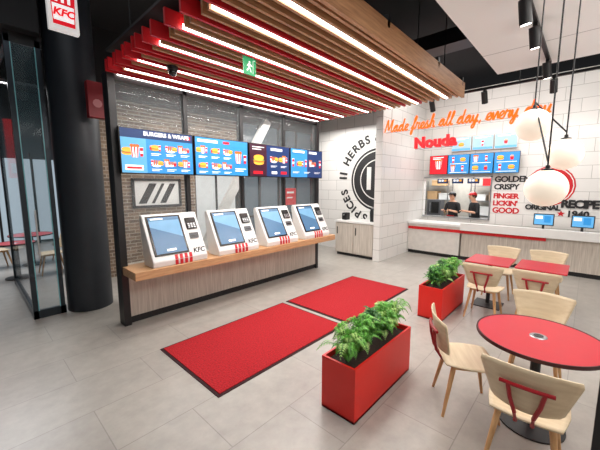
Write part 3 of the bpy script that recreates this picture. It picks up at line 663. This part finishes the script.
# ------------------------------------------------ people
def person(loc,rz,label,shirt,lean,arms,capm,apr):
    Vs=[];E=[];Rd=[]
    def add(p,r,par=None):
        Vs.append(p); Rd.append(r if isinstance(r,tuple) else (r,r))
        if par is not None: E.append((par,len(Vs)-1))
        return len(Vs)-1
    L=lambda z: lean*max(0,z-.95)
    P=lambda x,y,z: (x,y+L(z),z)
    roots=[]
    a=add(P(0,0,.95),(.155,.115)); roots.append(a)
    b=add(P(0,0,1.1),(.14,.105),a); c=add(P(0,.0,1.27),(.165,.115),b); d=add(P(0,0,1.40),(.12,.09),c)
    n=add(P(0,.01,1.49),(.052,.055),d); h=add(P(0,.02,1.55),(.066,.075),n); h2=add(P(0,.03,1.62),(.088,.102),h); h3=add(P(0,.025,1.69),(.075,.09),h2)
    for s in (-1,1):
        sh=add(P(s*.18,0,1.39),.06,d); ex,ey,ez=arms[0]; el=add(P(s*ex,ey,ez),.043,sh)
        wx,wy,wz=arms[1]; wr=add(P(s*wx,wy,wz),(.028,.026),el)
        A=V(P(s*ex,ey,ez)); B=V(P(s*wx,wy,wz)); dr=(B-A).normalized(); pm=B+dr*.05; pe=B+dr*.085
        q=add(tuple(pm),(.034,.016),wr); q2=add(tuple(pe),(.036,.014),q)
        sd=dr.cross(UZ).normalized(); up=sd.cross(dr)
        for k,(o_,ln) in enumerate(((-.027,.065),(-.009,.078),(.009,.072),(.027,.055))):
            r0=pe+sd*o_-dr*.01; f0=add(tuple(r0),.0085); roots.append(f0)
            f1=add(tuple(r0+dr*ln*.5-up*.004),.008,f0); f2=add(tuple(r0+dr*ln*.85-up*.018),.0075,f1); add(tuple(r0+dr*ln-up*.035),.0065,f2)
        side=-s; r0=pm-dr*.02+sd*side*(-.025); f0=add(tuple(r0),.011); roots.append(f0)
        f1=add(tuple(r0-sd*side*.025+dr*.03),.0095,f0); add(tuple(r0-sd*side*.03+dr*.055-up*.01),.008,f1)
        hp=add((s*.09,0,.87),.09,a); kn=add((s*.1,.02,.48),.06,hp); an=add((s*.1,-.02,.1),.042,kn); add((s*.11,.13,.045),(.042,.03),an)
    me=bpy.data.meshes.new('p'); me.from_pydata(Vs,E,[]); o=bpy.data.objects.new('p',me); COL.objects.link(o)
    md=o.modifiers.new('skin','SKIN'); 
    for i,r in enumerate(Rd):
        me.skin_vertices[0].data[i].radius=r; me.skin_vertices[0].data[i].use_root=(i in roots)
    sb=o.modifiers.new('sub','SUBSURF'); sb.levels=2
    bpy.context.view_layer.update()
    m2=bpy.data.meshes.new_from_object(o.evaluated_get(bpy.context.evaluated_depsgraph_get())); bpy.data.objects.remove(o)
    b2=bmesh.new(); b2.from_mesh(m2)
    for zc in (.11,.98,1.455): bmesh.ops.bisect_plane(b2,geom=b2.verts[:]+b2.edges[:]+b2.faces[:],plane_co=(0,0,zc),plane_no=(0,0,1))
    b2.to_mesh(m2); b2.free()
    m2.materials.clear()
    for m in (skin,shirt,M('trousers',(28,28,32),.8),M('shoe',(18,18,18),.5)): m2.materials.append(m)
    for p in m2.polygons:
        cc=p.center; yy=cc.y-L(cc.z)
        if cc.z<.11: k=3
        elif cc.z<.98 and yy<.2: k=2
        elif cc.z>1.455 and abs(cc.x)<.12: k=0
        elif yy>arms[0][1]+.05 and abs(cc.x)>.05 and yy>.13: k=0
        else: k=1
        p.material_index=k; p.use_smooth=True
    t=thing('person',label,'person',(0,0,0))
    b_=mk('body',None,None,t,mesh=m2)
    hc=V(P(0,.03,1.625))
    for s in (-1,1):
        bm=NB(); ball(bm,hc+V((s*.03,.082,.0)),.011,1.2,.7,.8,12); ball(bm,hc+V((s*.03,.089,.0)),.005,mi=1,seg=8); mk('eye',bm,[white,inkblack],b_,smooth=True)
        bm=NB(); ball(bm,hc+V((s*.077,-.005,-.01)),.026,.4,.7,1.1,12); mk('ear',bm,skin,b_,smooth=True)
    bm=NB(); ball(bm,hc+V((0,.094,-.025)),.014,.8,1,1.5,12); mk('nose',bm,skin,b_,smooth=True)
    bm=NB(); ball(bm,hc+V((0,.082,-.06)),.02,1.1,.4,.3,12); mk('mouth',bm,M('lips',(170,90,84),.5),b_,smooth=True)
    bm=NB(); ball(bm,hc+V((0,-.022,.022)),.096,.95,1.05,1.0,24)
    bmesh.ops.bisect_plane(bm,geom=bm.verts[:]+bm.edges[:]+bm.faces[:],plane_co=hc+V((0,.035,0)),plane_no=(0,1,-.35),clear_outer=True); mk('hair',bm,hairm,t,smooth=True)
    bm=NB(); ball(bm,hc+V((0,-.008,.045)),.104,.95,1.1,.85,24)
    bmesh.ops.bisect_plane(bm,geom=bm.verts[:]+bm.edges[:]+bm.faces[:],plane_co=hc+V((0,0,.04)),plane_no=(0,0,-1),clear_outer=True)
    prism(bm,hc+V((0,0,.04)),UX,V((0,1,0)),UZ,[(-.075,.06),(-.06,.13),(0,.16),(.06,.13),(.075,.06)],0,.008); mk('cap',bm,capm,t,smooth=True)
    bm=NB(); prism(bm,V(P(0,.0,1.0)),UX,V((0,1,0)),UZ,[(-.12,.128),(.12,.128),(.12,.136),(-.12,.136)],-.35,.05); mk('apron',bm,apr,t)
    t.location=V(loc); t.rotation_euler.z=rz
    return t
shb=M('shirt_black',(34,34,38),.8); apr_=M('apron_red',(180,22,32),.7)
person((10.12,3.0,0),face(-1,.3),'kitchen worker in black shirt, black cap and red apron, nearer the left',shb,.10,((.24,.04,1.14),(.13,.27,1.2)),black,apr_)
person((10.12,2.36,0),face(-.7,.8),'kitchen worker in black shirt and red cap, turned side on at right',shb,.18,((.23,.06,1.16),(.12,.28,1.2)),red,M('apron_black',(24,24,26),.7))
# ------------------------------------------------ lamps
def pendant(x,y,z,r,l):
    t=thing('pendant_lamp',l,'pendant lamp',(x,y,z-r),'opal globe pendants')
    bm=NB(); ball(bm,(x,y,z),r,seg=40); mk('globe_shade',bm,globe,t,smooth=True)
    bm=NB(); lathe(bm,(x,y,z+r*.96),[(0,.035),(.012,.035),(.014,.015),(.034,.008),(.036,-.012),(0,-.012)],28); mk('cap',bm,black,t,smooth=True)
    bm=NB(); cyl(bm,(x,y,z+r),(x,y,3.6),.005,seg=8); mk('cord',bm,black,t)
    bm=NB(); cyl(bm,(x,y,3.59),(x,y,3.62),.05,seg=24); mk('ceiling_rose',bm,black,t,smooth=True)
    return t
pl=pendant(3.04,.365,2.41,.12,'white globe pendant, the highest of the three, with linking rods')
pendant(3.24,.17,2.19,.12,'white globe pendant at the right, middle height of three')
pendant(2.68,.22,1.93,.122,'white globe pendant, the lowest and largest looking of three')
bm=NB(); tube(bm,[(3.04,.365,2.58),(3.24,.17,2.36)],.006); mk('rod',bm,black,pl)
bm=NB(); tube(bm,[(3.04,.365,2.58),(2.68,.22,2.10)],.006); mk('rod',bm,black,pl)
def spot(x,y,z,d,l):
    t=thing('track_spotlight',l,'spotlight',(x,y,z),'black ceiling spotlights')
    d=V(d).normalized(); c=V((x,y,z-.12))
    bm=NB(); cyl(bm,(x,y,z),(x,y,z-.1),.012,seg=10); box(bm,x-.05,x+.05,y-.02,y+.02,z-.02,z+.01); mk('arm',bm,black,t)
    bm=NB(); cyl(bm,c-d*.1,c+d*.1,.048,.05,24); mk('lamp_head',bm,black,t,smooth=True)
    bm=NB(); cyl(bm,c+d*.1,c+d*.102,.04,seg=24); mk('lens',bm,led,t)
for i,x in enumerate((3.5,4.15,5.4)): spot(x,.55,3.575,(.25,-.1,-1),['black spotlight nearest the viewer on the white ceiling','black spotlight second along the white ceiling track','black spotlight at the far end of the white ceiling track'][i])
bm=NB(); box(bm,2.6,5.6,.53,.57,3.585,3.62); tag(mk('lighting_track',bm,black),'black lighting track on the white ceiling','track')
for i,y in enumerate((2.4,1.5,.55,-.3)): spot(6.4,y,3.6,(.6,0,-1),['black spotlight left above the shop name','black spotlight above the orange script, near canopy corner','black spotlight over the end of the orange script','black spotlight at far right over the counter'][i])
bm=NB(); box(bm,6.38,6.42,-2,3.6,3.61,3.65); 
for y in (-1,1,3.2): cyl(bm,(6.4,y,3.65),(6.4,y,5),.006,seg=6)
tag(mk('lighting_track',bm,black),'black lighting track hung before the counter','track')
duct=M('duct_grey',(96,98,102),.5,.4)
bm=NB(); cyl(bm,(-1,1.45,4.8),(9,1.45,4.8),.15,seg=24); tag(mk('air_duct',bm,duct,smooth=True),'round grey air duct in the dark ceiling gap','duct')
bm=NB(); box(bm,5.9,6.3,-3,6,4.35,4.6)
for y in (-2,1.0,4): cyl(bm,(6.1,y,4.6),(6.1,y,5),.01,seg=6)
tag(mk('cable_tray',bm,black),'dark cable tray crossing the open ceiling','cable tray')
# ------------------------------------------------ back room
t=thing('framed_picture','wide black framed abstract picture on the brick wall','picture',(3.0,7.28,1.6))
fx0,fx1,fz0,fz1=2.5,3.6,1.45,2.1
bm=NB(); box(bm,fx0,fx1,7.25,7.3,fz0,fz0+.05); box(bm,fx0,fx1,7.25,7.3,fz1-.05,fz1); box(bm,fx0,fx0+.05,7.25,7.3,fz0,fz1); box(bm,fx1-.05,fx1,7.25,7.3,fz0,fz1); mk('frame',bm,black,t)
flat('print',t,V((fx0+.04,7.28,fz0+.04)),UX,UZ,[('r',0,0,1.02,.57,0),('p',[(.08,.05),(.33,.5),(.50,.5),(.25,.05)],1),('p',[(.36,.05),(.61,.5),(.68,.5),(.43,.05)],1),('p',[(.55,.05),(.80,.5),(.94,.5),(.69,.05)],1)],[white,inkblack])
t=thing('diagonal_brace','pale diagonal steel brace behind the partition','brace',(4.6,6.6,0))
a=V((3.55,6.7,0.0)); b=V((5.9,6.7,3.7)); d=(b-a).normalized(); n=V((0,1,0)); w=d.cross(n)
bm=NB(); obox(bm,a,d,w,n,0.05,(b-a).length,-.11,.11,-.06,.06); mk('beam',bm,M('brace_grey',(196,196,194),.5),t)
bm=NB(); box(bm,3.4,3.8,6.55,6.85,0,.03); mk('foot_plate',bm,steel,t)
t=thing('red_poster','small red poster on the window left of the round emblem','poster',(7.4,7.27,1.4))
bm=NB(); box(bm,7.15,7.68,7.30,7.32,1.3,1.85); mk('panel',bm,red,t); flat('print',t,V((7.15,7.299,1.3)),UX,UZ,[('r',.1,.38,.43,.44,0),('r',.1,.22,.36,.26,0)],[white])
t=thing('red_banner','red lit hanging banner with a white strip seen through the glass','banner',(.33,8.6,1.8))
bm=NB(); box(bm,.1,.42,8.9,8.93,2.1,3.3); mk('panel',bm,M('banner_red',(205,22,30),.5,em=.5),t); bm=NB(); cyl(bm,(.26,8.91,3.3),(.26,8.91,5.0),.01,seg=8); mk('hanger',bm,black,t)
flat('print',t,V((.1,8.899,2.1)),UX,UZ,[('r',.05,.1,.27,.3,0)],[white])
t=thing('far_shopfront','dim lit shopfront glazing far behind the glass enclosure','shopfront',(.5,13.5,0))
bm=NB(); box(bm,-2,3.5,13.6,13.7,.1,2.8); mk('pane',bm,M('far_glow',(120,135,145),.4,em=.75,emcol=(165,180,190)),t)
bm=NB()
for k in range(7): box(bm,-2+k*.9,-1.94+k*.9,13.5,13.6,0,3)
mk('frame',bm,black,t)
# ------------------------------------------------ lights
def area(loc,sx,sy,p,rot=(0,0,0),col=(1,.965,.92)):
    l=bpy.data.lights.new('area','AREA'); l.shape='RECTANGLE'; l.size=sx; l.size_y=sy; l.energy=p; l.color=col
    o=bpy.data.objects.new('area_light',l); COL.objects.link(o); o.location=loc; o.rotation_euler=rot
for y in (2.1,3.2,4.1): area((3.5,y,3.33),4,.1,52)
area((3.4,-.8,3.58),3.5,2.2,92); area((0,-1,3.58),3,3,48)
area((7.6,1.4,4.9),1.6,4,145); area((8.2,1.2,3.4),.4,4,34,(0,math.radians(-35),0))
area((10.4,3.0,2.7),.5,1.8,50,col=(1,1,1)); area((11.7,3.2,2.7),.6,2.4,70,col=(1,.98,.95)); area((4.2,6.1,3.6),4,1,90); area((6.9,5.2,3.6),.8,1.6,62); area((.3,3.2,4.8),2,3,18,col=(.9,.95,1)); area((.6,9.6,4.5),2,3,220,col=(.95,.97,1))
area((4.5,-1.8,1.6),3,2,50,(math.pi,0,0)); area((3.3,2.6,.9),2.5,1.5,16,(math.pi,0,0))  # upward lights; the first is unseen fill added to brighten the ceiling raft
wd=bpy.data.worlds.new('w'); scene.world=wd; wd.use_nodes=True; wd.node_tree.nodes['Background'].inputs[0].default_value=(.93,.95,1,1); wd.node_tree.nodes['Background'].inputs[1].default_value=.45
# ------------------------------------------------ camera
cam=bpy.data.cameras.new('cam'); co=bpy.data.objects.new('camera',cam); COL.objects.link(co); scene.camera=co
cam.sensor_width=36; cam.lens=311/600*36; cam.clip_start=.05
co.location=(0,0,CAMH)
az=math.radians(42.8); tl=math.radians(7.3)
fwd=V((math.cos(az)*math.cos(tl),math.sin(az)*math.cos(tl),-math.sin(tl)))
co.rotation_euler=fwd.to_track_quat('-Z','Y').to_euler()
try: scene.view_settings.view_transform='Standard'
except Exception: pass
